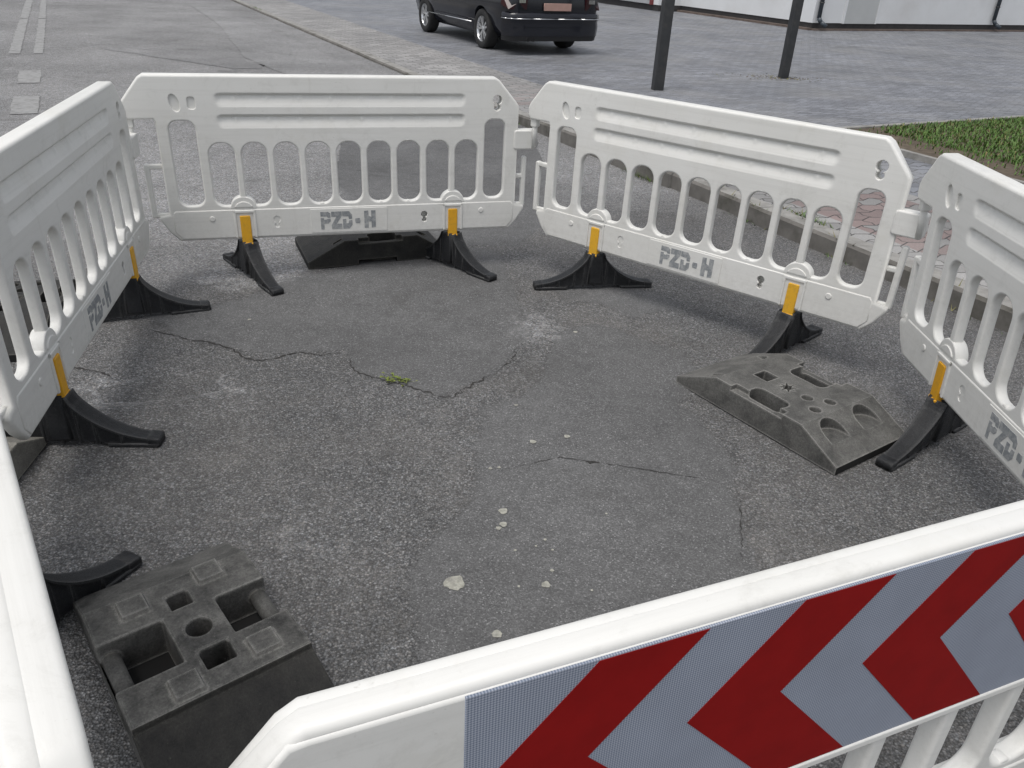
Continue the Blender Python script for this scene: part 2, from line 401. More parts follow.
BARE1 = [(-1.75, 4.6), (-1.35, 5.3), (-.6, 5.6), (-.9, 4.75), (-1.0, 4.3), (-1.2, 3.98), (-1.45, 3.75), (-1.7, 3.85)]
BARE2 = [(-1.75, 2.75), (-1.45, 2.95), (-1.2, 2.92), (-1.05, 2.75), (-1.35, 2.62), (-1.6, 2.55)]
BARE4 = [(.02, 3.75), (.25, 3.6), (.17, 3.25), (.10, 2.98), (.0, 2.84), (-.14, 2.78), (-.02, 3.05), (.05, 3.3)]
BARE3 = [(-1.25, 2.25), (-.7, 2.3), (-.45, 2.0), (-.45, 1.75), (-.75, 1.75), (-1.2, 1.9)]
PATCH4 = [(-1.59, 6.96), (-1.99, 8.33), (-1.21, 9.4), (-.09, 10.17), (.18, 6.99), (.20, 5.3), (-.02, 4.7), (-.6, 4.7), (-1.13, 5.13), (-1.52, 6.11)]
def height(X, Y):
    h = -.0035 + .004 * (vnoise(X * 1.9 + 9, Y * 1.9) - .5) + .0035 * (vnoise(X * 6 + 3, Y * 6) - .5) + .0015 * (vnoise(X * 19, Y * 19) - .5)
    p = np.clip(np.maximum(sdf(PATCH1, X, Y), sdf(PATCH2, X, Y)) / .03, -1, 1) * .5 + .5
    h = h + .003 * p
    b = np.clip(sdf(BARE2, X, Y) / .12, 0, 1); h = h - .022 * b
    return h
def hz(x, y): return float(height(np.array([x]), np.array([y]))[0])

def grid_mesh(name, X, Y, Z, mat, attrs=None):
    ny, nx = X.shape
    v = np.stack([X.ravel(), Y.ravel(), Z.ravel()], 1)
    i = np.arange(nx * ny).reshape(ny, nx)
    f = np.stack([i[:-1, :-1].ravel(), i[:-1, 1:].ravel(), i[1:, 1:].ravel(), i[1:, :-1].ravel()], 1)
    me = bpy.data.meshes.new(name); me.from_pydata(v.tolist(), [], f.tolist()); me.materials.append(mat)
    me.polygons.foreach_set('use_smooth', [True] * len(f))
    for k, a in (attrs or {}).items():
        at = me.attributes.new(k, 'FLOAT', 'POINT'); at.data.foreach_set('value', a.ravel().astype(np.float32))
    me.update(); return link(bpy.data.objects.new(name, me))

g = MB(); g.add([(-400, -400, -.06), (400, -400, -.06), (400, 400, -.06), (-400, 400, -.06)], [(0, 1, 2, 3)])
tag(g.build('ground', M['asphalt']), kind='structure')
def strip(name, n0, n1, d0, d1, z, mat):
    m = MB(); m.add([(*nd(n0, d0), z), (*nd(n1, d0), z), (*nd(n1, d1), z), (*nd(n0, d1), z)], [(0, 1, 2, 3)])
    return tag(m.build(name, mat), kind='structure')
strip('road', -9, 3.99, -30, 160, -.016, M['asphalt'])
xs = np.arange(-2.9, 2.9, .02); ys = np.arange(.6, 6.4, .02)
X, Y = np.meshgrid(xs, ys)
NN = X * .882 + Y * .471
wob = .05 * (vnoise(X * 7, Y * 7) - .5) + .10 * (vnoise(X * 2.3 + 5, Y * 2.3) - .5)
pa = np.maximum(np.maximum(sdf(PATCH1, X, Y), sdf(PATCH2, X, Y)), np.maximum(sdf(PATCH3, X, Y) - .05, sdf(PATCH4, X, Y))) + wob
ba = np.maximum(np.maximum(sdf(BARE1, X, Y), np.maximum(sdf(BARE2, X, Y) * .8, sdf(BARE4, X, Y) * .35 - .03)), sdf(BARE3, X, Y) * .2 - .045) + wob
Z = height(X, Y)
edge = np.minimum(np.minimum(X + 2.9, 2.88 - X), np.minimum(Y - .6, 6.38 - Y))
Z = Z - .009 * np.clip(1 - edge / .15, 0, 1)
Z = np.where(NN > 4.02, -.03, Z)
tag(grid_mesh('road_surface', X, Y, Z, M['asphalt'], dict(patch=np.clip(pa / .055 * .5 + .5, 0, 1), bare=np.clip(ba / .16 * .5 + .42, 0, 1))), kind='structure')

# road markings: worn dashes turning into a worn double line
mk = MB()
def mark(n0, n1, d0, d1):
    k = max(2, int((d1 - d0) / .12)); L = []; Rr = []
    for i in range(k + 1):
        d = d0 + (d1 - d0) * i / k
        L.append((*nd(n0 + random.uniform(-.012, .012), d), -.010)); Rr.append((*nd(n1 + random.uniform(-.012, .012), d), -.010))
    vs = L + Rr; mk.add(vs, [(i, k + 1 + i, k + 2 + i, i + 1) for i in range(k)])
for d0 in (9.15, 11.05): mark(-.68, -.44, d0, d0 + 1.0)
for d0, d1 in ((13.7, 18.9), (19.0, 40)):
    mark(-.86, -.72, d0, d1); mark(-.55, -.43, d0, d1)
tag(mk.build('road_markings', M['paint']), kind='structure')

# darker resurfaced areas of the road
def patch_sheet(name, pts, z, val=.52):
    P = []
    for i in range(len(pts)):
        a, b = Vector(pts[i - 1]), Vector(pts[i]); k = max(2, int((b - a).length / .25))
        P += [a + (b - a) * j / k + Vector((random.gauss(0, .018), random.gauss(0, .018))) for j in range(k)]
    m = MB(); t = geometry.tessellate_polygon([[Vector((p.x, p.y, 0)) for p in P]])
    m.add([(p.x, p.y, z) for p in P], [tuple(q) for q in t]); o = m.build(name, M['asphalt'])
    at = o.data.attributes.new('patch', 'FLOAT', 'POINT'); at.data.foreach_set('value', [val] * len(P)); fix_normals(o)
    if o.data.polygons[0].normal.z < 0: o.data.flip_normals()
    return tag(o, kind='structure')
patch_sheet('asphalt_patch', [nd(2.35, 8.6), nd(3.35, 8.2), nd(3.55, 11), nd(3.45, 16), nd(3.2, 24), nd(2.7, 24), nd(2.6, 18), nd(2.2, 13), nd(2.5, 11)], -.0115, .8)
patch_sheet('asphalt_patch', [(-1.59, 6.9), (-1.99, 8.33), (-1.21, 9.4), (-.09, 10.0), (.18, 6.99), (.19, 6.34), (-1.54, 6.34)], -.0115, 1.0)
patch_sheet('asphalt_patch', [(-6.4, 12.7), (-5.2, 12.05), (-4.0, 11.40), (-3.65, 11.5), (-3.7, 11.9), (-4.4, 12.4), (-5.4, 12.95), (-6.2, 13.0)], -.0115, .9)
# cracks
ck = MB()
def crack(pts, w, jit=.012):
    P = [Vector(p) for p in pts]; out = []
    for a, b in zip(P[:-1], P[1:]):
        k = max(2, int((b - a).length / .014)); nrm = Vector((-(b - a).y, (b - a).x)).normalized()
        for i in range(k): out.append(a + (b - a) * i / k + nrm * random.gauss(0, jit * .34))
    out.append(P[-1]); vs = []; n = len(out)
    for i, p in enumerate(out):
        q = out[min(i + 1, n - 1)] - out[max(i - 1, 0)]; nn = Vector((-q.y, q.x)).normalized()
        ww = w * .36 * max(.04, random.gauss(.75, .4)) * min(1, .3 + 4 * min(i, n - 1 - i) / n); z = hz(p.x, p.y) + .0022
        vs += [(*(p + nn * ww), z), (*(p - nn * ww), z)]
    ck.add(vs, [(2 * i, 2 * i + 1, 2 * i + 3, 2 * i + 2) for i in range(n - 1)])
crack([(-1.661, 3.253), (-1.52, 3.20), (-1.469, 3.171), (-1.36, 3.16), (-1.249, 3.116), (-1.15, 3.03), (-1.079, 3.02), (-1.0, 3.07), (-.94, 3.114), (-.85, 3.10), (-.766, 3.124)], .011)
crack([(-.713, 3.082), (-.70, 3.02), (-.66, 2.96), (-.587, 2.92), (-.486, 2.888), (-.375, 2.831), (-.289, 2.799), (-.24, 2.788)], .012)
crack([(-.026, 2.294), (.187, 2.396), (.32, 2.376), (.506, 2.343), (.729, 2.303)], .0045, .006)
crack([(.28, 2.385), (.33, 2.372)], .014)
crack([(.792, 2.193), (.729, 1.886)], .005, .008)
crack([(-.24, 2.788), (-.174, 2.896), (-.10, 3.0)], .012, .02)
crack([(-1.876, 2.881), (-1.69, 2.84), (-1.62, 2.80)], .012)
crack([(-.05, 3.06), (.0, 3.18), (.03, 3.33)], .006, .02)
tag(ck.build('road_cracks', M['crack']), kind='structure')

# pale paint splashes on the asphalt
sp = MB()
def splash(x, y, r, el=1.0):
    n = 22; z = hz(x, y) + .0028; ph = random.uniform(0, 6)
    vs = [(x, y, z)] + [(x + r * el * math.cos(t) * k, y + r * math.sin(t) * k, z) for t, k in ((2 * math.pi * i / n, 1 + .08 * math.sin(3 * 2 * math.pi * i / n + ph) + .05 * math.sin(5 * 2 * math.pi * i / n + 2 * ph) + random.uniform(-.10, .08)) for i in range(n))]
    sp.add(vs, [(0, 1 + i, 1 + (i + 1) % n) for i in range(n)])
for x, y, r in [(-.136, 1.721, .030), (-.007, 2.065, .015), (-.004, 1.998, .012), (-.018, 1.977, .009), (.128, 1.732, .013), (.147, 1.793, .006), (-.005, 1.536, .014), (.089, 2.486, .012), (.217, 2.533, .011), (.036, 1.877, .005), (.128, 1.931, .005), (.10, 1.90, .004), (.15, 1.885, .004), (.05, 1.72, .004), (-.06, 2.30, .007), (-.03, 2.31, .006), (.29, 3.47, .010), (-1.26, 3.42, .008), (.02, 2.75, .008), (.33, 2.08, .004), (.26, 1.72, .004)]:
    splash(x, y, r)
tag(sp.build('paint_splashes', M['spot']), kind='structure')

def sm(t): t = max(0, min(1, t)); return t * t * (3 - 2 * t)
def zp(n, d): return .02 + .09 * sm((10 - d) / 4)
def pave(name, n0, n1, d0, d1, mat, dz=0, step=.5):
    na = np.linspace(n0, n1, max(2, int((n1 - n0) / step) + 1)); da = np.linspace(d0, d1, max(2, int((d1 - d0) / step) + 1))
    A, B = np.meshgrid(na, da); zf = np.vectorize(zp)
    return tag(grid_mesh(name, A * Nv[0] + B * Dv[0], A * Nv[1] + B * Dv[1], zf(A, B) + dz, mat), kind='structure')
pave('sidewalk', 4.13, 5.42, -12, 60, M['sidewalk'])
pave('car_park', 5.42, 60, -12, 60, M['carpark'])
kb = MB()
d = -8.0
while d < 45:
    d1 = d + .994
    z0, z1 = zp(4, d) + .006, zp(4, d1) + .006; j = random.uniform(-.006, .006)
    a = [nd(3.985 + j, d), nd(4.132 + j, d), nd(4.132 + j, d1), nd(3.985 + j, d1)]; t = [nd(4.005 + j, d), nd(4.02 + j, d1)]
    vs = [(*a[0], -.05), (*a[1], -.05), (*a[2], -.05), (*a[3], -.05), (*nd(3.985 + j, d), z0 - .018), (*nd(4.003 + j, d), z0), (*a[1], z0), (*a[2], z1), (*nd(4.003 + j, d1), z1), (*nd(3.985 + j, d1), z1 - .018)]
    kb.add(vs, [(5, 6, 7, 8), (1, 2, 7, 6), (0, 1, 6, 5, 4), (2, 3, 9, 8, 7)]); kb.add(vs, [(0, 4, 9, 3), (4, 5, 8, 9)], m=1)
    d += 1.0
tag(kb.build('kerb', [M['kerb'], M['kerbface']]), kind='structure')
# grass bed and its edging
pave('soil_bed', 6.56, 16, -6, 5.86, M['soil'], .035)
ed = MB()
def edging(n0, n1, d0, d1):
    z = zp(n0, d0) + .05
    vs = [(*nd(a, b), q) for q in (-.02, z) for a, b in ((n0, d0), (n1, d0), (n1, d1), (n0, d1))]
    ed.add(vs, [(0, 1, 5, 4), (1, 2, 6, 5), (2, 3, 7, 6), (3, 0, 4, 7), (4, 5, 6, 7)])
k = 6.5
while k < 16: edging(k, k + .99, 5.86, 5.93); k += 1
k = -6.0
while k < 5.8: edging(6.50, 6.56, k, min(5.855, k + .985)); k += 1
tag(ed.build('bed_edging', M['kerb']), kind='structure')
gr = MB(); gd = MB()
for i in range(60000):
    n_ = random.uniform(6.72, 13); d_ = random.uniform(.5, 5.84)
    if random.random() > .96 - .75 * (vnoise(np.array([n_ * 1.7]), np.array([d_ * 1.7]))[0] < .33): continue
    if n_ < 7.1 and random.random() < .85: continue
    x, y = nd(n_, d_); z = zp(n_, d_) + .033; h = random.uniform(.02, .055); a = random.uniform(0, 6.28); w = random.uniform(.004, .008)
    lx, ly = math.cos(a) * h * random.uniform(.2, .9), math.sin(a) * h * random.uniform(.2, .9); px, py = -math.sin(a) * w, math.cos(a) * w
    (gd if random.random() < .12 else gr).add([(x - px, y - py, z), (x + px, y + py, z), (x + lx * .5 + px * .7, y + ly * .5 + py * .7, z + h * .7), (x + lx * .5 - px * .7, y + ly * .5 - py * .7, z + h * .7), (x + lx, y + ly, z + h * .9)], [(0, 1, 2, 3), (3, 2, 4)], [False, False])
gm = MB(); gm.add(gr.v, gr.f, m=0); gm.add(gd.v, gd.f, m=1)
tag(gm.build('grass', [M['grass'], M['drygrass']]), kind='stuff')
kw = MB()
for cn, cd, cnt, sp_ in ((3.97, 5.35, 90, .16), (3.99, 4.1, 60, .12), (3.98, 3.25, 50, .07), (4.15, 3.7, 70, .10), (3.97, 7.9, 60, .2), (4.05, 21.6, 60, .4), (3.97, 2.4, 40, .15), (4.14, 5.0, 40, .2), (4.4, 9.5, 1, .1)):
    for i in range(cnt):
        n_ = cn + random.gauss(0, .02); d_ = cd + random.gauss(0, sp_); x, y = nd(n_, d_); z = (zp(n_, d_) if n_ > 4.0 else -.012); h = random.uniform(.02, .06); a = random.uniform(0, 6.28); w = .004
        lx, ly = math.cos(a) * h, math.sin(a) * h; px, py = -math.sin(a) * w, math.cos(a) * w
        kw.add([(x - px, y - py, z), (x + px, y + py, z), (x + lx, y + ly, z + h * .8)], [(0, 1, 2)], m=0 if random.random() < .7 else 1)
tag(kw.build('kerb_weeds', [M['grass'], M['drygrass']]), kind='stuff')
# the small weed lying by the crack
wd = MB(); wd.v.append((0, 0, .004)); 
for i in range(40):
    x, y = random.gauss(0, .026), random.gauss(0, .015); a = math.atan2(y, x) + random.gauss(0, .7); l = random.uniform(.012, .024); w = l * .35; z = random.uniform(.002, .016)
    c, s_ = math.cos(a), math.sin(a); k = len(wd.v)
    wd.v += [(x, y, z), (x + c * l * .5 - s_ * w, y + s_ * l * .5 + c * w, z + .006), (x + c * l, y + s_ * l, z + .003), (x + c * l * .5 + s_ * w, y + s_ * l * .5 - c * w, z + .006), (x - s_ * .0012, y + c * .0012, z)]
    wd.f += [(k, k + 1, k + 2, k + 3), (0, k, k + 4)]; wd.flat += [False, False]; wd.m += [0, 0]
w_ = wd.build('weed', M['weed']); w_.location = (-.478, 2.893, hz(-.478, 2.893)); tag(w_, 'small yellow-green weed growing at the curved crack in the asphalt', 'weed')

# ------------------------------------------------------------------ barriers
T = .07
def keyhole(u, z, r1=.024, r2=.017, gap=.036):
    return arc(u, z, r1, -62, 242, 14) + arc(u, z - gap, r2, 122, 418, 10)
def make_panel(sign=False):
    mb = MB(); st = .672 if sign else .700; zt_ = 1.002 if sign else 1.014; TB = .052 if sign else T
    holes = [slot(-.842, -.722, .392, .806, .042, .045), slot(.712, .822, .392, .806, .042, .045)]
    for i in range(9):
        c = -.616 + i * .15375; holes.append(slot(c - .061, c + .061, .388, st, .056, .050))
    outer = [(-.865, .213), (.865, .213), (.908, .258), (.948, .325), (.945, .342), (.895, .350), (.895, .873), (.880, .893), (.785, zt_ - .014), (.762, zt_), (-.925, zt_), (-.948, zt_ - .014), (-1.035, .893), (-1.045, .873), (-1.045, .835), (-1.030, .812), (-.905, .812), (-.898, .800), (-.898, .350), (-.945, .342), (-.948, .325), (-.908, .258)]
    kh = [keyhole(.775, .903), keyhole(.385, .312, .017, .012, .03)]
    rec = [rrect(-.742, -.708, .860, .915, .012), [(-.80 + .022 * math.cos(t) - .012 * math.sin(t) * .6, .888 + .040 * math.sin(t)) for t in [2 * math.pi * k / 18 for k in range(18)]]]
    rc2 = [] if sign else rec
    if rc2:
        mb.plate(rrect(-.752, -.698, .850, .925, .012), [], .0115, .04, .002, 1); mb.plate(rrect(-.838, -.762, .836, .940, .02), [], .0135, .04, .002, 1)
    gro = [] if sign else [[(-.645, .742), (.632, .742), (.632, .960), (-.645, .960)]]
    mb.plate(outer, holes + kh + rc2 + gro, .0032, .041, .011, 4, hb=[.0085] * 11 + [.004] * (2 + len(rc2)) + [0] * len(gro))
    # upper face plate, inside
    up = [(-.702, .716), (.690, .716), (.694, .822), (.872, .822), (.885, .835), (.885, .870), (.872, .888), (.779, .988), (.760, 1.001), (-.922, 1.001), (-.942, .988), (-1.028, .890), (-1.036, .870), (-1.036, .840), (-1.022, .824), (-.706, .824)]
    if sign:
        up = [(-.702, .672), (.690, .672), (.694, .822)] + [(x, min(z, .991)) for x, z in up[3:]]
        
        mb.plate(up, [kh[0]], 0, .02, .006, 3, hb=.003)
        # projecting lip under the sign
        mb.plate([(-.775, .628), (.785, .628), (.785, .645), (-.775, .645)], [], -.004, .03, .004, 2)
    else:
        u0, u1, z0, z1 = -.645, .632, .742, .960
        us = np.linspace(u0, u1, 161); zs = np.linspace(z0, z1, 91); U, Zz = np.meshgrid(us, zs)
        ss = lambda a, b, t: (lambda q: q * q * (3 - 2 * q))(np.clip((t - a) / (b - a), 0, 1))
        dep = np.zeros_like(U)
        for zc in (.902, .803):
            zt, zb = zc + .034, zc - .034; s_ = zt - Zz
            prof = ss(0, .017, s_) * (1 - .86 * np.clip((s_ - .012) / .046, 0, 1)) * (1 - ss(.058, .068, s_))
            e = np.minimum(U + .62, .605 - U); wv = .02 * (1 - np.sqrt(np.clip(1 - ((Zz - zc) / .034) ** 2, 0, 1)))
            prof *= ss(0, .022, e - wv)
            for k in range(8):
                prof *= 1 - .38 * np.exp(-((U + .53 - k * .151) / .010) ** 2 - ((Zz - zc - .012) / .016) ** 2)
            dep = np.maximum(dep, .017 * prof)
        dep = dep + .0032
        ny, nx = U.shape; i = np.arange(nx * ny).reshape(ny, nx)
        f = np.stack([i[:-1, :-1].ravel(), i[:-1, 1:].ravel(), i[1:, 1:].ravel(), i[1:, :-1].ravel()], 1).tolist()
        mb.add(np.stack([U.ravel(), dep.ravel(), Zz.ravel()], 1).tolist(), f, [False] * len(f))
    # outer face plate
    mb.plate([(-.655, .70), (.655, .70), (.69, .822), (.872, .822), (.892, .870), (.785, zt_ - .0145), (.762, zt_ - .0005), (-.925, zt_ - .0005), (-.948, zt_ - .0145), (-1.040, .880), (-1.040, .835), (-.69, .824)], [kh[0]], .026, TB, .009, 3, hb=.003)
    # bottom rail face plates with a raised pad for the lettering
    rail = [(-.852, .222), (.852, .222), (.885, .262), (.885, .352), (.870, .370), (-.870, .370), (-.885, .352), (-.885, .262)]
    mb.plate(rail, [kh[1], keyhole(-.385, .312, .017, .012, .03)], 0, .02, .006, 3, hb=.003)
    mb.plate(rail, [], .036, .054, .006, 2)
    mb.plate(rrect(-.215, .185, .232, .360, .006), [], -.0025, .01, .002, 2)
    for u in (-.542, .542):
        dome = arc(u, .372, .064, 0, 180, 16)
        mb.plate(dome, [], .0015, .050, .005, 3)
        mb.plate(arc(u, .360, .050, 25, 155, 12), [], -.003, .01, .003, 2)
        for s_ in (-1, 1):
            mb.plate(rrect(u + s_ * .048 - .006, u + s_ * .048 + .006, .222, .366, .003), [], -.006, .012, .003, 2)
        mb.plate(rrect(u - .054, u + .054, .352, .366, .003), [], -.006, .012, .003, 2)
    for u in (.155, -.15, .30): mb.plate(arc(u, .372, .020, 0, 180, 8), [], .004, .03, .005, 2)
    for u in (-.70, .70): mb.plate(arc(u, .325, .014, 0, 354, 12), [], -.004, .01, .003, 2)
    # coupling loops, hook and pin
    for s_, x0, zt in ((-1, .958, .600), (1, .930, .608)):
        a, b = sorted((s_ * x0, s_ * (x0 + .026)))
        mb.plate(rrect(a, b, .330, zt, .010), [], .020, .050, .007, 2)
        c, d_ = sorted((s_ * .89, s_ * (x0 + .012)))
        for zz in ((.331, .354), ((.574, .598) if s_ < 0 else (.490, .513))):
            mb.plate([(c, zz[0]), (d_, zz[0]), (d_, zz[1]), (c, zz[1])], [], .022, .048, .006, 2)
    mb.plate(rrect(.872, .995, .650, .752, .014), [], -.004, .058, .008, 3)
    mb.tube((-1.014, .034, .66), (-1.014, .034, .83), .012, .015)
    mb.plate(rrect(-1.034, -.994, .772, .822, .008), [], .016, .052, .006, 2)
    return mb

def glyphs():
    """stencilled letters, unit box per glyph: list of polygons"""
    P = [[(0, 1), (.85, 1), (1.08, .90), (1.08, .66), (.78, .66), (.70, .74), (0, .74)], [(0, .0), (.36, .0), (.36, .32), (.85, .34), (1.08, .46), (1.08, .60), (.72, .60), (.62, .56), (.36, .56), (.36, .66), (0, .66)]]
    Z = [[(0, 1), (1.05, 1), (1.05, .74), (.52, .30), (1.05, .30), (1.05, .0), (0, 0), (0, .24), (.50, .70), (0, .70)]]
    D = [[(.02, 1), (.72, 1), (1, .80), (1, .56), (.68, .54), (.62, .70), (.02, .72)], [(.06, .0), (.70, .0), (1, .20), (1, .48), (.68, .46), (.62, .30), (.40, .30), (.40, .56), (.06, .56)]]
    H = [[(0, .0), (.36, .0), (.36, .36), (.62, .36), (.62, .0), (1, .04), (1, 1), (.62, 1), (.62, .62), (.38, .70), (.36, 1), (0, .98)]]
    dash = [[(.1, .30), (.9, .28), (1, .42), (.9, .58), (.1, .58), (0, .44)]]
    return [(P, -.165, -.118), (Z, -.110, -.058), (D, -.054, -.002), (dash, .013, .041), (H, .062, .122)]
def make_letters():
    mb = MB()
    for gl, a, b in glyphs():
        for poly in gl: mb.plate([(a + (b - a) * x, .250 + .094 * z) for x, z in poly], [], -.0036, -.002, 0)
    return mb
def make_foot():
    mb = MB(); st = []; kx = [-.325, -.30, -.25, -.19, -.13, -.085, -.056, -.042]; kz = [.020, .029, .039, .060, .094, .132, .166, .197]
    prof = []
    for i in range(7):
        for t in (0, .25, .5, .75):
            p0, p1, p2, p3 = (max(0, min(7, i + q)) for q in (-1, 0, 1, 2)); cm = lambda a: .5 * (2 * a[p1] + (a[p2] - a[p0]) * t + (2 * a[p0] - 5 * a[p1] + 4 * a[p2] - a[p3]) * t * t + (3 * a[p1] - a[p0] - 3 * a[p2] + a[p3]) * t ** 3)
            prof.append((cm(kx), cm(kz)))
    prof.append((kx[-1], kz[-1]))
    prof = prof + [(-x, z) for x, z in prof[::-1]]
    top = lambda x: np.interp(x, [p[0] for p in prof], [p[1] for p in prof])
    # web
    outline = [(-.318, .004), (-.16, .004), (-.13, .014), (-.03, .016), (.03, .016), (.13, .014), (.16, .004), (.318, .004)] + [(x, z - .004) for x, z in prof[::-1] if abs(x) < .32]
    mb.plate(outline, [], -.026, .026, .004, 2)
    # top flange following the curve, wider than the web
    def flange(pts, wf, th):
        vs = []; n = len(pts)
        for x, z in pts:
            w = wf(x); vs += [(x, -w, z), (x, w, z), (x, w, z - th), (x, -w, z - th)]
        fs = []; fl = []
        for i in range(n - 1):
            a, b = 4 * i, 4 * i + 4
            for p, q in ((0, 1), (1, 2), (2, 3), (3, 0)): fs.append((a + p, a + q, b + q, b + p)); fl.append(True)
        fs += [(0, 3, 2, 1), (4 * n - 4, 4 * n - 3, 4 * n - 2, 4 * n - 1)]; fl += [True, True]
        mb.add(vs, fs, fl)
    L = [p for p in prof if p[0] <= -.042]; Rr = [p for p in prof if p[0] >= .042]
    flange(L, lambda x: .027 + .013 * (1 - min(1, abs(x) / .32)), .008); flange(Rr, lambda x: .027 + .013 * (1 - min(1, abs(x) / .32)), .008)
    # bottom flanges and ribs
    for s_ in (-1, 1):
        a, b = sorted((s_ * .15, s_ * .322))
        mb.plate([(a, 0), (b, 0), (b, .012), (a, .012)], [], -.034, .034, .003, 1)
        mb.plate([(s_ * .285, .002), (s_ * .328, .002), (s_ * .328, .027), (s_ * .322, .031), (s_ * .285, .034)], [], -.032, .032, .005, 2)
    for x in (-.20, -.115, -.06, .0, .06, .115, .20):
        zt = float(top(x)) - .006
        mb.plate([(x - .004, .012), (x + .004, .012), (x + .004, zt), (x - .004, zt)], [], -.031, .031, .002, 1)
    mb.plate([(-.038, .03), (.038, .03), (.030, .20), (-.030, .20)], [], -.042, .042, .008, 2)
    return fix_normals_mb(mb)
def fix_normals_mb(mb): return mb
def make_clip():
    mb = MB()
    mb.plate(rrect(-.0255, .0255, .186, .338, .007), [], -.0065, .030, .004, 3)
    mb.plate(rrect(-.027, .027, .184, .196, .004), [], -.010, .030, .004, 2)
    return mb

panel_me = make_panel().mesh('panel', M['plastic']); sign_panel_me = make_panel(True).mesh('panel', M['plastic'])
letter_me = make_letters().mesh('lettering', M['letter'])
foot_me = make_foot().mesh('foot', M['foot']); clip_me = make_clip().mesh('foot_clip', M['yellow'])
for me in (panel_me, sign_panel_me, letter_me, foot_me, clip_me):
    bm = bmesh.new(); bm.from_mesh(me); bmesh.ops.recalc_face_normals(bm, faces=bm.faces[:]); bm.to_mesh(me); bm.free()

def barrier(label, x, y, yaw, lean, feet, sign=False, dz=0, letters=True, lu=0):
    r = empty('plastic_barrier', (x, y, 0), R(yaw)); tag(r, label, 'barrier', 'white plastic barriers closing off the damaged asphalt')
    p = link(bpy.data.objects.new('panel', sign_panel_me if sign else panel_me), r); p.location.z = dz; p.rotation_euler.x = -R(lean)
    if letters:
        l = link(bpy.data.objects.new('lettering', letter_me), r); l.location = (lu, 0, dz); l.rotation_euler.x = -R(lean)
    for u, a in zip((-.542, .542), feet):
        f = link(bpy.data.objects.new('foot', foot_me), r); f.location = (u, T / 2 - .005 + .15 * math.sin(R(lean)), 0); f.rotation_euler = (0, 0, R(a - yaw))
        c = link(bpy.data.objects.new('foot_clip', clip_me), r); c.location = (u, 0, dz); c.rotation_euler.x = -R(lean)
    return r
barrier('white plastic barrier along the left, lettered PZD-H, running away at a steep angle', -1.639, 2.866, 101.79, .2, (4.6, 25))
barrier('white plastic barrier at the back, lettered PZD-H, with a rubber base block under it', -.893, 4.106, 16.97, 0, (-49.5, -40))
barrier('white plastic barrier at the back right, lettered PZD-H, by the kerb and right block', .816, 3.716, -38.33, 1.0, (11, 44), lu=.022)
barrier('white plastic barrier on the far right, lettered PZD-H, cut off by the right edge', 1.604, 2.098, -89.71, -3.6, (219, 90), lu=-.02)
barrier('white plastic barrier nearest the camera on the left, seen edge-on from above', -.902, .986, -53.5, 3, (66, 30), letters=False)
EB = barrier('white plastic barrier in front with a red and grey chevron sign', .674, .852, 23.25, .4, (32, 14), sign=True, dz=-.058, letters=False)
# chevron board on the front barrier
SZ0, SZM, SZ1 = .645, .828, .989
sb = MB(); sb.plate([(-.764, SZ0), (.775, SZ0), (.775, SZ1), (-.764, SZ1)], [], -.0016, .003, .0004, 1)
sg = fix_normals(sb.build('chevron_sign', M['sheeting'], EB)); sg.location.z = -.058; sg.rotation_euler.x = -R(.4)
for k in range(6):
    a = -.752 + .281 * k; w = .1425
    st = [(a + .142, SZ1 - .002), (min(.773, a + .142 + w), SZ1 - .002), (min(.773, a + w), SZM), (min(.773, a + .160 + w), SZ0 + .002), (min(.773, a + .160), SZ0 + .002), (a, SZM)]
    if k == 5: st = [(.773, SZM + .128), (.773, SZM - .14), (a, SZM)]
    s1 = MB(); s1.plate(st, [], -.0024, -.0017, 0)
    fix_normals(s1.build('chevron_stripe', M['red'], sg))

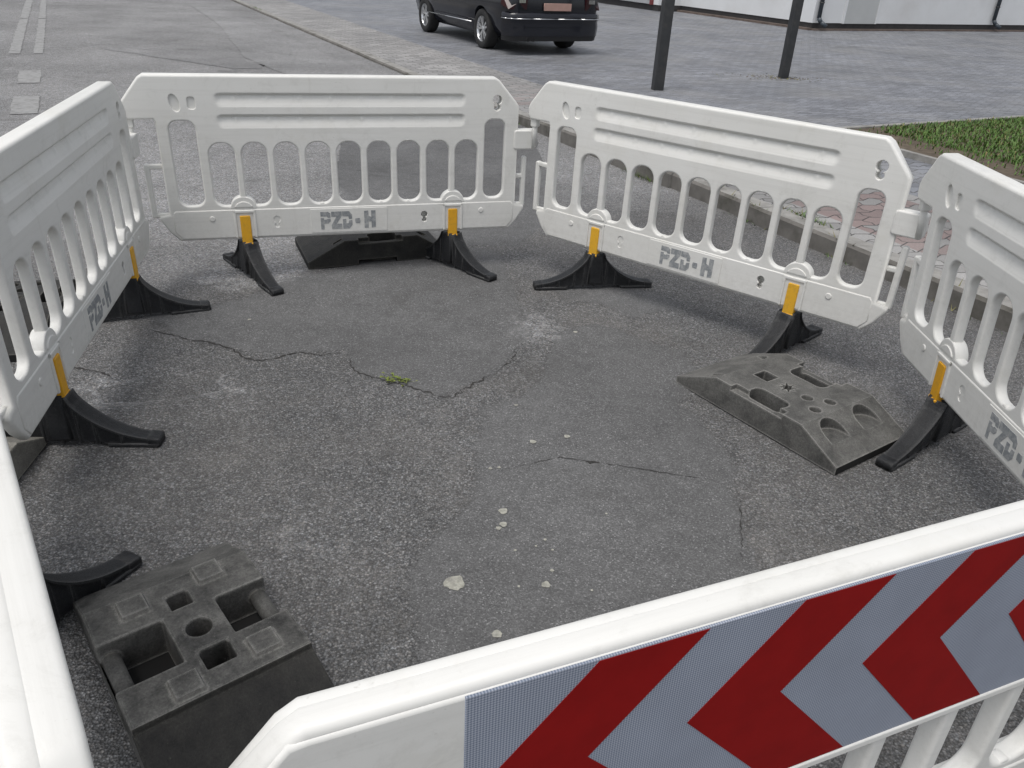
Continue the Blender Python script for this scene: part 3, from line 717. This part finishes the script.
# ------------------------------------------------------------------ base blocks
def prism(mb, prof, y0, y1, m=0):
    """side profile (x,z) extruded along y"""
    n = len(prof); vs = [(x, y0, z) for x, z in prof] + [(x, y1, z) for x, z in prof]
    mb.add(vs, [tuple(range(n)), tuple(range(n, 2 * n))[::-1]] + [(i, n + i, n + (i + 1) % n, (i + 1) % n) for i in range(n)], m=m)
def cyl_z(mb, x, y, r, z0, z1, n=20): mb.tube((x, y, z0), (x, y, z1), r, n=n)
def block_a(mat, arch=False):
    b = MB(); prism(b, [(-.40, .0), (-.40, .030), (-.195, .118), (.222, .118), (.40, .030), (.40, 0)], -.222, .222)
    body = fix_normals(b.build('base_block', mat))
    c = MB()
    c.box(-.137, -.067, -.064, .006, .006, .2)
    for x, y in ((.103, -.030), (.170, .022), (.178, -.080)): cyl_z(c, x, y, .023, .006, .2)
    def pill(x0, x1, y0, y1, z0, z1, r):
        q = rrect(x0, x1, y0, y1, r); k = len(q); c.add([(x, y, z0) for x, y in q] + [(x, y, z1) for x, y in q], [tuple(range(k))[::-1], tuple(range(k, 2 * k))] + [(i, (i + 1) % k, k + (i + 1) % k, k + i) for i in range(k)])
    pill(-.055, .108, -.198, -.128, .006, .2, .03); pill(-.085, .085, .085, .190, .006, .2, .03)
    c2 = MB(); c2.box(-.115, .135, -.30, -.188, .098, .2); c2.box(-.105, .105, .180, .30, .088, .2)
    n = 16; vs = []
    for z in (.02, .2):
        for k in range(n):
            t = 2 * math.pi * k / n; r = .044 if k % 2 == 0 else .016; vs.append((.008 + r * math.cos(t), -.030 + r * math.sin(t), z))
    c.add(vs, [tuple(range(n))[::-1], tuple(range(n, 2 * n))] + [(k, (k + 1) % n, n + (k + 1) % n, n + k) for k in range(n)])
    c.box(-.25, -.20, -.185, -.165, .06, .2)
    # thumb scoops in both ramps
    for sx, ys_ in ((1, (-.10, .10)), (-1, (.12,))):
        for y in ys_:
            P = [(.285 - .055 * math.sin(math.pi * k / 10), y + .055 * math.cos(math.pi * k / 10)) for k in range(11)] + [(.345, y - .055), (.345, y + .055)]
            P = [(sx * px, py) for px, py in P]; q = len(P); vs = [(px, py, .066) for px, py in P] + [(px, py, .3) for px, py in P]
            c.add(vs, [tuple(range(q))[::-1], tuple(range(q, 2 * q))] + [(k, (k + 1) % q, q + (k + 1) % q, q + k) for k in range(q)])
    if arch: c.box(-.12, .10, -.4, .4, -.1, .022)
    cut = fix_normals(c.build('cutter', mat))
    evaluated(body, cut, 0)
    evaluated(body, fix_normals(c2.build('cutter', mat)), .007, 2, 30)
    body.data.materials.append(M['under'])
    for p in body.data.polygons:
        if p.center.z < .02: p.material_index = len(body.data.materials) - 1  # pit floors near-black: shade inside the holes put into the colour
    return body
def block_b(mat):
    b = MB(); prism(b, [(-.385, 0), (-.385, .028), (-.215, .114), (.196, .116), (.200, .100), (.470, .022), (.470, 0)], -.208, .208)
    body = fix_normals(b.build('base_block', mat)); c = MB()
    c.box(-.085, .075, -.26, -.055, .006, .2); c.box(-.085, .055, .075, .26, .006, .2)
    c.box(-.158, -.102, -.025, .028, .006, .2); c.box(.065, .130, -.020, .050, .006, .2); cyl_z(c, -.012, .010, .031, .006, .2)
    cut = fix_normals(c.build('cutter', mat)); evaluated(body, cut, .006, 2, 30)
    e = MB(); me = body.data
    e.v = [tuple(v.co) for v in me.vertices]; e.f = [tuple(p.vertices) for p in me.polygons]; e.flat = [True] * len(e.f); e.m = [0] * len(e.f)
    for x, y in ((-.165, -.100), (-.185, .095), (.150, -.075), (.130, .115)): 
        e.plate(rrect(x - .036, x + .036, 0, 1, .004), [], 0, .1, 0) if False else None
        s_ = .037; t = .031
        vs = [(x - s_, y - s_, .112), (x + s_, y - s_, .112), (x + s_, y + s_, .112), (x - s_, y + s_, .112), (x - t, y - t, .126), (x + t, y - t, .126), (x + t, y + t, .126), (x - t, y + t, .126)]
        e.add(vs, [(0, 1, 5, 4), (1, 2, 6, 5), (2, 3, 7, 6), (3, 0, 4, 7), (4, 5, 6, 7)])
    # low rim bar across each open pocket
    e.tube((-.087, -.182, .062), (.077, -.182, .062), .022, n=14); e.tube((-.087, .182, .062), (.057, .182, .062), .022, n=14)
    e.m = [2 if max(e.v[k][2] for k in f) < .012 else 1 if min(e.v[k][0] for k in f) > .192 else 0 for f in e.f]  # pocket floors get the near-black, painting in the shade of the holes
    body.data = e.mesh('base_block', [mat, M['blackblock'], M['under']])
    return body
GRP = 'rubber base blocks lying around the barriers'
def place(o, x, y, yaw, label): o.location = (x, y, 0); o.rotation_euler = (0, 0, R(yaw)); tag(o, label, 'base block', GRP); return o
place(block_a(M['block']), 1.118, 2.825, -54.2, 'grey rubber base block with three round holes, lying inside the enclosure at the right')
place(block_b(M['darkblock']), -.733, 1.385, -50, 'dark rubber base block with four raised squares, beside the front barrier')
place(block_a(M['blackblock'], True), -.876, 4.476, 24, 'black rubber base block beneath the back barrier').scale = (1, 1, 1.22)
place(block_b(M['paleblock']), -1.79, 1.91, -85, 'pale grey base block at the corner of the two left barriers')
place(block_a(M['blackblock']), -2.28, 3.25, 104, 'dark base block outside the left barrier, seen through its slots')

# ------------------------------------------------------------------ posts
def post(x, y, rz, w, label):
    n_, d_ = to_nd(x, y); r = empty('steel_post', (x, y, zp(n_, d_)), R(rz)); tag(r, label, 'post', 'dark square posts in the paving')
    b = MB(); b.plate(rrect(-w / 2, w / 2, -w / 2, w / 2, .012), [], 0, 3.2, .004, 2)
    o = b.build('shaft', M['steel'], r); o.rotation_euler = (math.pi / 2, 0, 0)
    fix_normals(o)
    c = MB(); c.box(-w / 2 - .006, w / 2 + .006, -w / 2 - .006, w / 2 + .006, 3.2, 3.225); c.build('cap', M['steel'], r)
    return r
post(1.72, 11.20, 12, .135, 'thicker dark steel post standing nearer, above the back right barrier')
post(3.94, 13.18, 14, .125, 'dark steel post farther right, ringed by brown leaf litter')
lt = MB()
for i in range(260):
    a = random.uniform(0, 6.28); r_ = abs(random.gauss(0, .28)) + .08; x, y = 3.87 + r_ * math.cos(a) * 1.3, 13.16 + r_ * math.sin(a) * .6; n_, d_ = to_nd(x, y); z = zp(n_, d_) + .006; l = random.uniform(.01, .035); q = random.uniform(0, 6.28)
    lt.add([(x, y, z), (x + l * math.cos(q), y + l * math.sin(q), z + random.uniform(0, .012)), (x + l * math.cos(q + 1.3), y + l * math.sin(q + 1.3), z + random.uniform(0, .012))], [(0, 1, 2)], m=random.randint(0, 1))
tag(lt.build('leaf_litter', [M['brown'], M['drygrass']]), kind='stuff')

# ------------------------------------------------------------------ building
bd = empty('building', (*nd(17.75, 17.25), .0), ROADROT); tag(bd, 'low white rendered building with a dark plinth behind the car park', 'building')
# local x = along n (right wall), local y = along d (left wall)
w = MB(); HB = 4.6
w.box(0, 16, 0, 5.75, .20, HB)
w.box(-.9, 16, 5.75, 14, .20, HB)
w.build('wall', M['wall'], bd)
p = MB(); p.box(.02, 15.98, .02, 5.75, 0.0, .20); p.box(-.88, 15.98, 5.75, 13.98, 0, .20)
p.build('plinth', M['plinth'], bd)
p = MB(); p.box(-.14, .018, -.02, 5.74, .0, .075); p.box(-.02, 15.9, -.13, .018, 0, .06); p.build('footing', M['brown'], bd)
rf = MB(); rf.box(-.35, 16.35, -.35, 5.7, HB, HB + .22); rf.box(-1.25, 16.35, 5.7, 14.35, HB, HB + .22); rf.build('roof', M['plinth'], bd)
dr = MB(); dr.box(1.15, 2.35, -.02, .05, .19, 2.35); x = bd; dd = dr.build('door', M['shutter'], bd)
df = MB(); df.box(1.09, 1.15, -.035, .05, .19, 2.41); df.box(2.35, 2.41, -.035, .05, .19, 2.41); df.box(1.15, 2.35, -.035, .05, 2.35, 2.41); df.build('frame', M['wall'], dd)
hd = MB(); hd.tube((2.24, -.06, 1.15), (2.24, -.06, 1.30), .014); hd.tube((2.24, -.06, 1.16), (2.24, -.01, 1.16), .010); hd.tube((2.24, -.06, 1.29), (2.24, -.01, 1.29), .010); hd.build('handle', M['steel'], dd)
sh2 = MB()
for i in range(22): sh2.box(-.95 - .0, -.89, 6.15, 9.6, .21 + i * .105, .21 + i * .105 + .098)
sd = sh2.build('roller_shutter', M['greywall'], bd)
for ya in (6.02, 9.6):
    ft = MB(); ft.box(-.97, -.89, ya, ya + .13, .19, 2.6); ft.build('jamb', M['darkred'], sd)
def downpipe(x, y):
    m = MB(); m.tube((x, y, .32), (x, y, HB), .055); m.tube((x, y, .33), (x + .04, y - .06, .22), .055); m.tube((x + .04, y - .06, .23), (x + .16, y - .16, .13), .055)
    o = m.build('downpipe', M['pipe'], bd)
    for z in (.7, 2.0, 3.3):
        k = MB(); k.lathe([(.05, z - .015), (.066, z - .015), (.066, z + .015), (.05, z + .015)], 16, 'z'); q = k.build('bracket', M['steel'], o); q.location = (x, y, 0)
downpipe(.12, -.09); downpipe(7.4, -.09)
wn = MB()
for x in (4.0, 10.0):
    wd_ = MB(); wd_.box(x, x + 1.6, -.012, .04, 1.5, 2.9); o = wd_.build('window', M['glass'], bd)
    fr = MB()
    for a in ((x - .07, x, 1.43, 2.97), (x + 1.6, x + 1.67, 1.43, 2.97), (x, x + 1.6, 1.43, 1.5), (x, x + 1.6, 2.9, 2.97), (x + .77, x + .83, 1.5, 2.9)): fr.box(a[0], a[1], -.03, .04, a[2], a[3])
    fr.build('frame', M['wall'], o)

# ------------------------------------------------------------------ car
def car():
    hx = math.atan2(2.41, -1.29); cx, cy = -.725, 16.75
    r = empty('parked_car', (cx, cy, zp(*to_nd(cx, cy))), hx)
    tag(r, 'black estate car parked on the grey paving, seen from behind', 'car')
    # stations: x, half width scale, zmin, zbelt
    st = [(-2.40, .80, .40, .92), (-2.36, .90, .30, .95), (-2.22, .965, .25, .965), (-1.9, .99, .22, .97), (-1.36, 1.0, .20, .965), (-.6, 1.0, .19, .95), (.2, 1.0, .19, .935), (.9, 1.0, .19, .925), (1.36, .99, .20, .91), (1.75, .965, .21, .86), (2.05, .90, .23, .78), (2.24, .78, .27, .70), (2.31, .62, .34, .60)]
    W = .91; b = MB(); ring = []
    def sect(x, ws, z0, zb):
        h = zb - z0
        half = [(.55, z0), (.80, z0 + .02), (.885, z0 + .09 * h / .7), (.935, z0 + .26 * h), (.955, z0 + .40 * h), (.985, z0 + .52 * h), (1.0, z0 + .66 * h), (.985, z0 + .86 * h), (.93, zb), (.60, zb + .015)]
        pts = [(W * ws * y, z) for y, z in half]
        return [(x, y, z) for y, z in pts] + [(x, -y, z) for y, z in pts[::-1]]
    for s_ in st: ring.append(sect(*s_))
    n = len(ring[0]); vs = [p for q in ring for p in q]; fs = []
    for i in range(len(ring) - 1):
        for k in range(n): a = i * n + k; c = i * n + (k + 1) % n; fs.append((a, c, c + n, a + n))
    fs += [tuple(range(n))[::-1], tuple(range((len(ring) - 1) * n, len(ring) * n))]
    b.add(vs, fs, [False] * len(fs))
    body = fix_normals(b.build('body', M['carpaint'], r))
    cu = MB()
    for x in (-1.36, 1.36):
        for s_ in (-1, 1): cu.tube((x, s_ * .66, .32), (x, s_ * 1.1, .32), .365, n=40)
    cut = fix_normals(cu.build('cutter', M['under'], None)); cut.parent = r
    evaluated(body, cut, .012, 2, 40)
    # cabin
    gh = MB(); rows = [(-2.33, .93, .80), (-2.05, 1.44, .60), (-1.2, 1.485, .62), (-.1, 1.49, .62), (.55, 1.42, .60), (1.35, .93, .78)]
    def cab(inset=0):
        vs = []
        for x, z, y in rows: vs += [(x, y, z), (x, -y, z)]
        return vs
    low = [(-2.33, .85), (-2.1, .865), (-1.2, .87), (-.1, .87), (.6, .865), (1.35, .80)]
    vs = []
    for (x, z, y), (lx, ly) in zip(rows, low):
        vs += [(lx, ly, .93), (x, y, z), (x, -y, z), (lx, -ly, .93)]
    fs = []; fl = []
    for i in range(5):
        a = 4 * i
        for k in range(3): fs.append((a + k, a + k + 1, a + k + 5, a + k + 4)); fl.append(False)
    cab_ = MB(); cab_.add(vs, fs, fl); fix_normals(cab_.build('roof', M['carpaint'], r))
    def glassq(name, pts, off):
        P = [Vector(p) for p in pts]; nn = (P[1] - P[0]).cross(P[2] - P[0]).normalized() * off
        m = MB(); k = len(P); m.add([tuple(p + nn) for p in P] + [tuple(p + nn * .2) for p in P], [tuple(range(k)), tuple(range(k, 2 * k))[::-1]] + [(i, k + i, k + (i + 1) % k, (i + 1) % k) for i in range(k)]); return fix_normals(m.build(name, M['glass'], r))
    glassq('rear_window', [(-2.29, -.66, 1.0), (-2.09, -.54, 1.36), (-2.09, .54, 1.36), (-2.29, .66, 1.0)], .012)
    glassq('windscreen', [(1.25, .70, .98), (1.25, -.70, .98), (.62, -.56, 1.39), (.62, .56, 1.39)], .012)
    for s_ in (-1, 1):
        for x0, x1, t0, t1 in ((-2.0, -1.22, -1.88, -1.22), (-1.14, -.16, -1.14, -.16), (-.08, 1.0, -.08, .45)):
            pts = [(x0, s_ * .862, .965), (x1, s_ * (.862 if x1 < .5 else .84), .965), (t1, s_ * .655, 1.39), (t0, s_ * .655, 1.39)]
            glassq('side_window', pts if s_ > 0 else pts, .02 * (-1 if s_ > 0 else 1) * -1)
    # rear bumper with a black lower lip
    bm_ = MB(); pts = [(-2.18, .90), (-2.32, .875), (-2.425, .76), (-2.445, .45), (-2.45, 0)]; pts = pts + [(x, -y) for x, y in pts[::-1][1:]]
    prof = [(.0, .30), (.012, .44), (.0, .52), (.022, .56), (.018, .63), (-.03, .655)]
    vs = []
    for x, y in pts:
        q = Vector((x + 1.4, y * .9)).normalized()
        for o, z in prof: vs.append((x + q.x * o, y + q.y * o, z))
    m_ = len(prof); fs = [(i * m_ + k, i * m_ + k + 1, (i + 1) * m_ + k + 1, (i + 1) * m_ + k) for i in range(len(pts) - 1) for k in range(m_ - 1)]
    bm_.add(vs, fs, [False] * len(fs)); bu = fix_normals(bm_.build('bumper', M['carpaint'], r))
    lp = MB(); vs = []
    for x, y in pts: vs += [(x + .03, y * .985, .22), (x + .004, y * .995, .315)]
    lp.add(vs, [(2 * i, 2 * i + 1, 2 * i + 3, 2 * i + 2) for i in range(len(pts) - 1)], [False] * (len(pts) - 1)); fix_normals(lp.build('bumper_lip', M['trim'], bu))
    cs = MB()
    for i in range(len(pts) - 1):
        a, c = pts[i], pts[i + 1]; cs.tube((a[0] - .028, a[1] * 1.022, .565), (c[0] - .028, c[1] * 1.022, .565), .007, n=8)
    cs.build('bumper_strip', M['chrome'], bu)
    for s_ in (-1, 1):
        t = MB(); q = [(-2.405, .56, .70), (-2.435, .56, .90), (-2.36, .86, .92), (-2.16, .908, .93), (-2.16, .915, .76), (-2.36, .875, .70)]
        q = [(x, s_ * y, z) for x, y, z in q]; t.add(q + [(x + .05, y * .97, z) for x, y, z in q], [tuple(range(6)), tuple(range(6, 12))] + [(i, 6 + i, 6 + (i + 1) % 6, (i + 1) % 6) for i in range(6)])
        tl = fix_normals(t.build('tail_light', M['tail'], r))
        tc = MB(); tc.box(-2.44, -2.40, min(s_ * .60, s_ * .72), max(s_ * .60, s_ * .72), .80, .86); tc.build('lamp_lens', M['chrome'], tl)
        ex = MB(); ex.lathe([(.030, -.05), (.036, -.05), (.036, .06), (.030, .06), (.030, -.05)], 16, 'y'); e = ex.build('exhaust_pipe', M['trim'], r); e.location = (-2.38, .42 + .0 * s_, .25) if s_ > 0 else (-2.38, .52, .25); e.rotation_euler = (0, 0, math.pi / 2)
        ss_ = MB(); ss_.tube((-1.0, s_ * .914, .40), (1.0, s_ * .914, .395), .009, n=8); ss_.build('side_strip', M['chrome'], r)
        for x in (-.95, .25):
            h = MB(); h.tube((x, s_ * .925, .80), (x + .18, s_ * .925, .80), .013, n=8); h.tube((x, s_ * .89, .80), (x, s_ * .925, .80), .012, n=8); h.tube((x + .18, s_ * .89, .80), (x + .18, s_ * .925, .80), .012, n=8); h.build('door_handle', M['carpaint'], r)
        mr = MB(); mr.rbox(.78, .90, min(s_ * .93, s_ * 1.08), max(s_ * .93, s_ * 1.08), .96, 1.10, .03); fix_normals(mr.build('mirror', M['carpaint'], r))
    pl = MB(); pl.rbox(-.26, .26, 0, .02, -.057, .057, .004); o = pl.build('number_plate', M['numberplate'], r); o.location = (-2.452, 0, .745); o.rotation_euler = (0, R(0), R(-90)); fix_normals(o)
    un = MB(); un.box(-2.2, 2.1, -.66, .66, .20, .30); un.build('underbody', M['under'], r)
    # wheels
    ty = MB(); ty.lathe([(.205, -.095), (.225, -.105), (.29, -.112), (.312, -.095), (.318, -.06), (.318, .06), (.312, .095), (.29, .112), (.225, .105), (.205, .095)], 40); tme = ty.mesh('tyre', M['tyre'])
    rm = MB(); rm.lathe([(.212, .098), (.207, .09), (.195, .075), (.19, -.08), (.20, -.09)], 40)
    rm.lathe([(0.0, .075), (.03, .078), (.045, .07), (.05, .04)], 20)
    for k in range(5):
        for s_ in (-1, 1):
            a = 2 * math.pi * k / 5 + s_ * .13; a1 = 2 * math.pi * k / 5 + s_ * .22; q = .016
            p0 = (math.cos(a) * .035, math.sin(a) * .035); p1 = (math.cos(a1) * .198, math.sin(a1) * .198); nx, nz = -math.sin(a1) * q, math.cos(a1) * q
            vs = [(p0[0] - nx, .072, p0[1] - nz), (p0[0] + nx, .072, p0[1] + nz), (p1[0] + nx, .084, p1[1] + nz), (p1[0] - nx, .084, p1[1] - nz)]
            rm.add(vs + [(x, y - .03, z) for x, y, z in vs], [(0, 1, 2, 3), (4, 7, 6, 5), (0, 4, 5, 1), (1, 5, 6, 2), (2, 6, 7, 3), (3, 7, 4, 0)])
    rme = rm.mesh('rim', M['alloy']); hub = MB(); hub.lathe([(0, .0), (.185, .0), (.19, -.02)], 24); hme = hub.mesh('brake_disc', M['under'])
    for x in (-1.36, 1.36):
        for s_ in (-1, 1):
            wh = bpy.data.objects.new('wheel', tme); link(wh, r); wh.location = (x, s_ * .785, .318); wh.rotation_euler = (0, R(17 * s_ + x * 20), 0 if s_ > 0 else math.pi)
            q = link(bpy.data.objects.new('rim', rme), wh); q2 = link(bpy.data.objects.new('brake_disc', hme), wh)
car()

# ------------------------------------------------------------------ camera
f, pitch, roll, h = 795.1, .501737, -.0529666, 1.6039
cp, sp_ = math.cos(pitch), math.sin(pitch); cr, sr = math.cos(roll), math.sin(roll)
fw = Vector((0, cp, -sp_)); up = Vector((0, sp_, cp)); rt = Vector((1, 0, 0))
rc = rt * cr - up * sr; uc = rt * sr + up * cr
cam = bpy.data.cameras.new('camera'); cam.sensor_width = 36; cam.lens = f * 36 / 1024; cam.clip_end = 2000; cam.clip_start = .02
co = bpy.data.objects.new('camera', cam); link(co)
m = Matrix((rc, uc, -fw)).transposed().to_4x4(); m.translation = (0, 0, h); co.matrix_world = m
S.camera = co

# ------------------------------------------------------------------ light: bright overcast
SUN_EL, SUN_AZ = 70, 215       # azimuth measured from +y towards +x
wd = bpy.data.worlds.new('World'); S.world = wd; wd.use_nodes = True; nt = wd.node_tree
sky = nt.nodes.new('ShaderNodeTexSky'); sky.sky_type = 'NISHITA'; sky.sun_disc = False; sky.sun_elevation = R(SUN_EL); sky.sun_rotation = R(SUN_AZ)
sky.air_density = 1.0; sky.dust_density = 3.0; sky.ozone_density = 1.0
hs = nt.nodes.new('ShaderNodeHueSaturation'); hs.inputs['Saturation'].default_value = .30
bg = nt.nodes['Background']; bg.inputs['Strength'].default_value = .13
nt.links.new(sky.outputs[0], hs.inputs['Color']); nt.links.new(hs.outputs[0], bg.inputs['Color'])
sl = bpy.data.lights.new('sun', 'SUN'); sl.energy = 1.2; sl.angle = R(30); sl.color = (1, .965, .92)
so = bpy.data.objects.new('sun', sl); link(so)
dirv = Vector((math.sin(R(SUN_AZ)) * math.cos(R(SUN_EL)), math.cos(R(SUN_AZ)) * math.cos(R(SUN_EL)), math.sin(R(SUN_EL))))
so.rotation_euler = dirv.to_track_quat('Z', 'Y').to_euler()
vs_ = S.view_settings; vs_.view_transform = 'Standard'; vs_.look = 'None'; vs_.exposure = .34; vs_.gamma = 1; vs_.use_curve_mapping = False
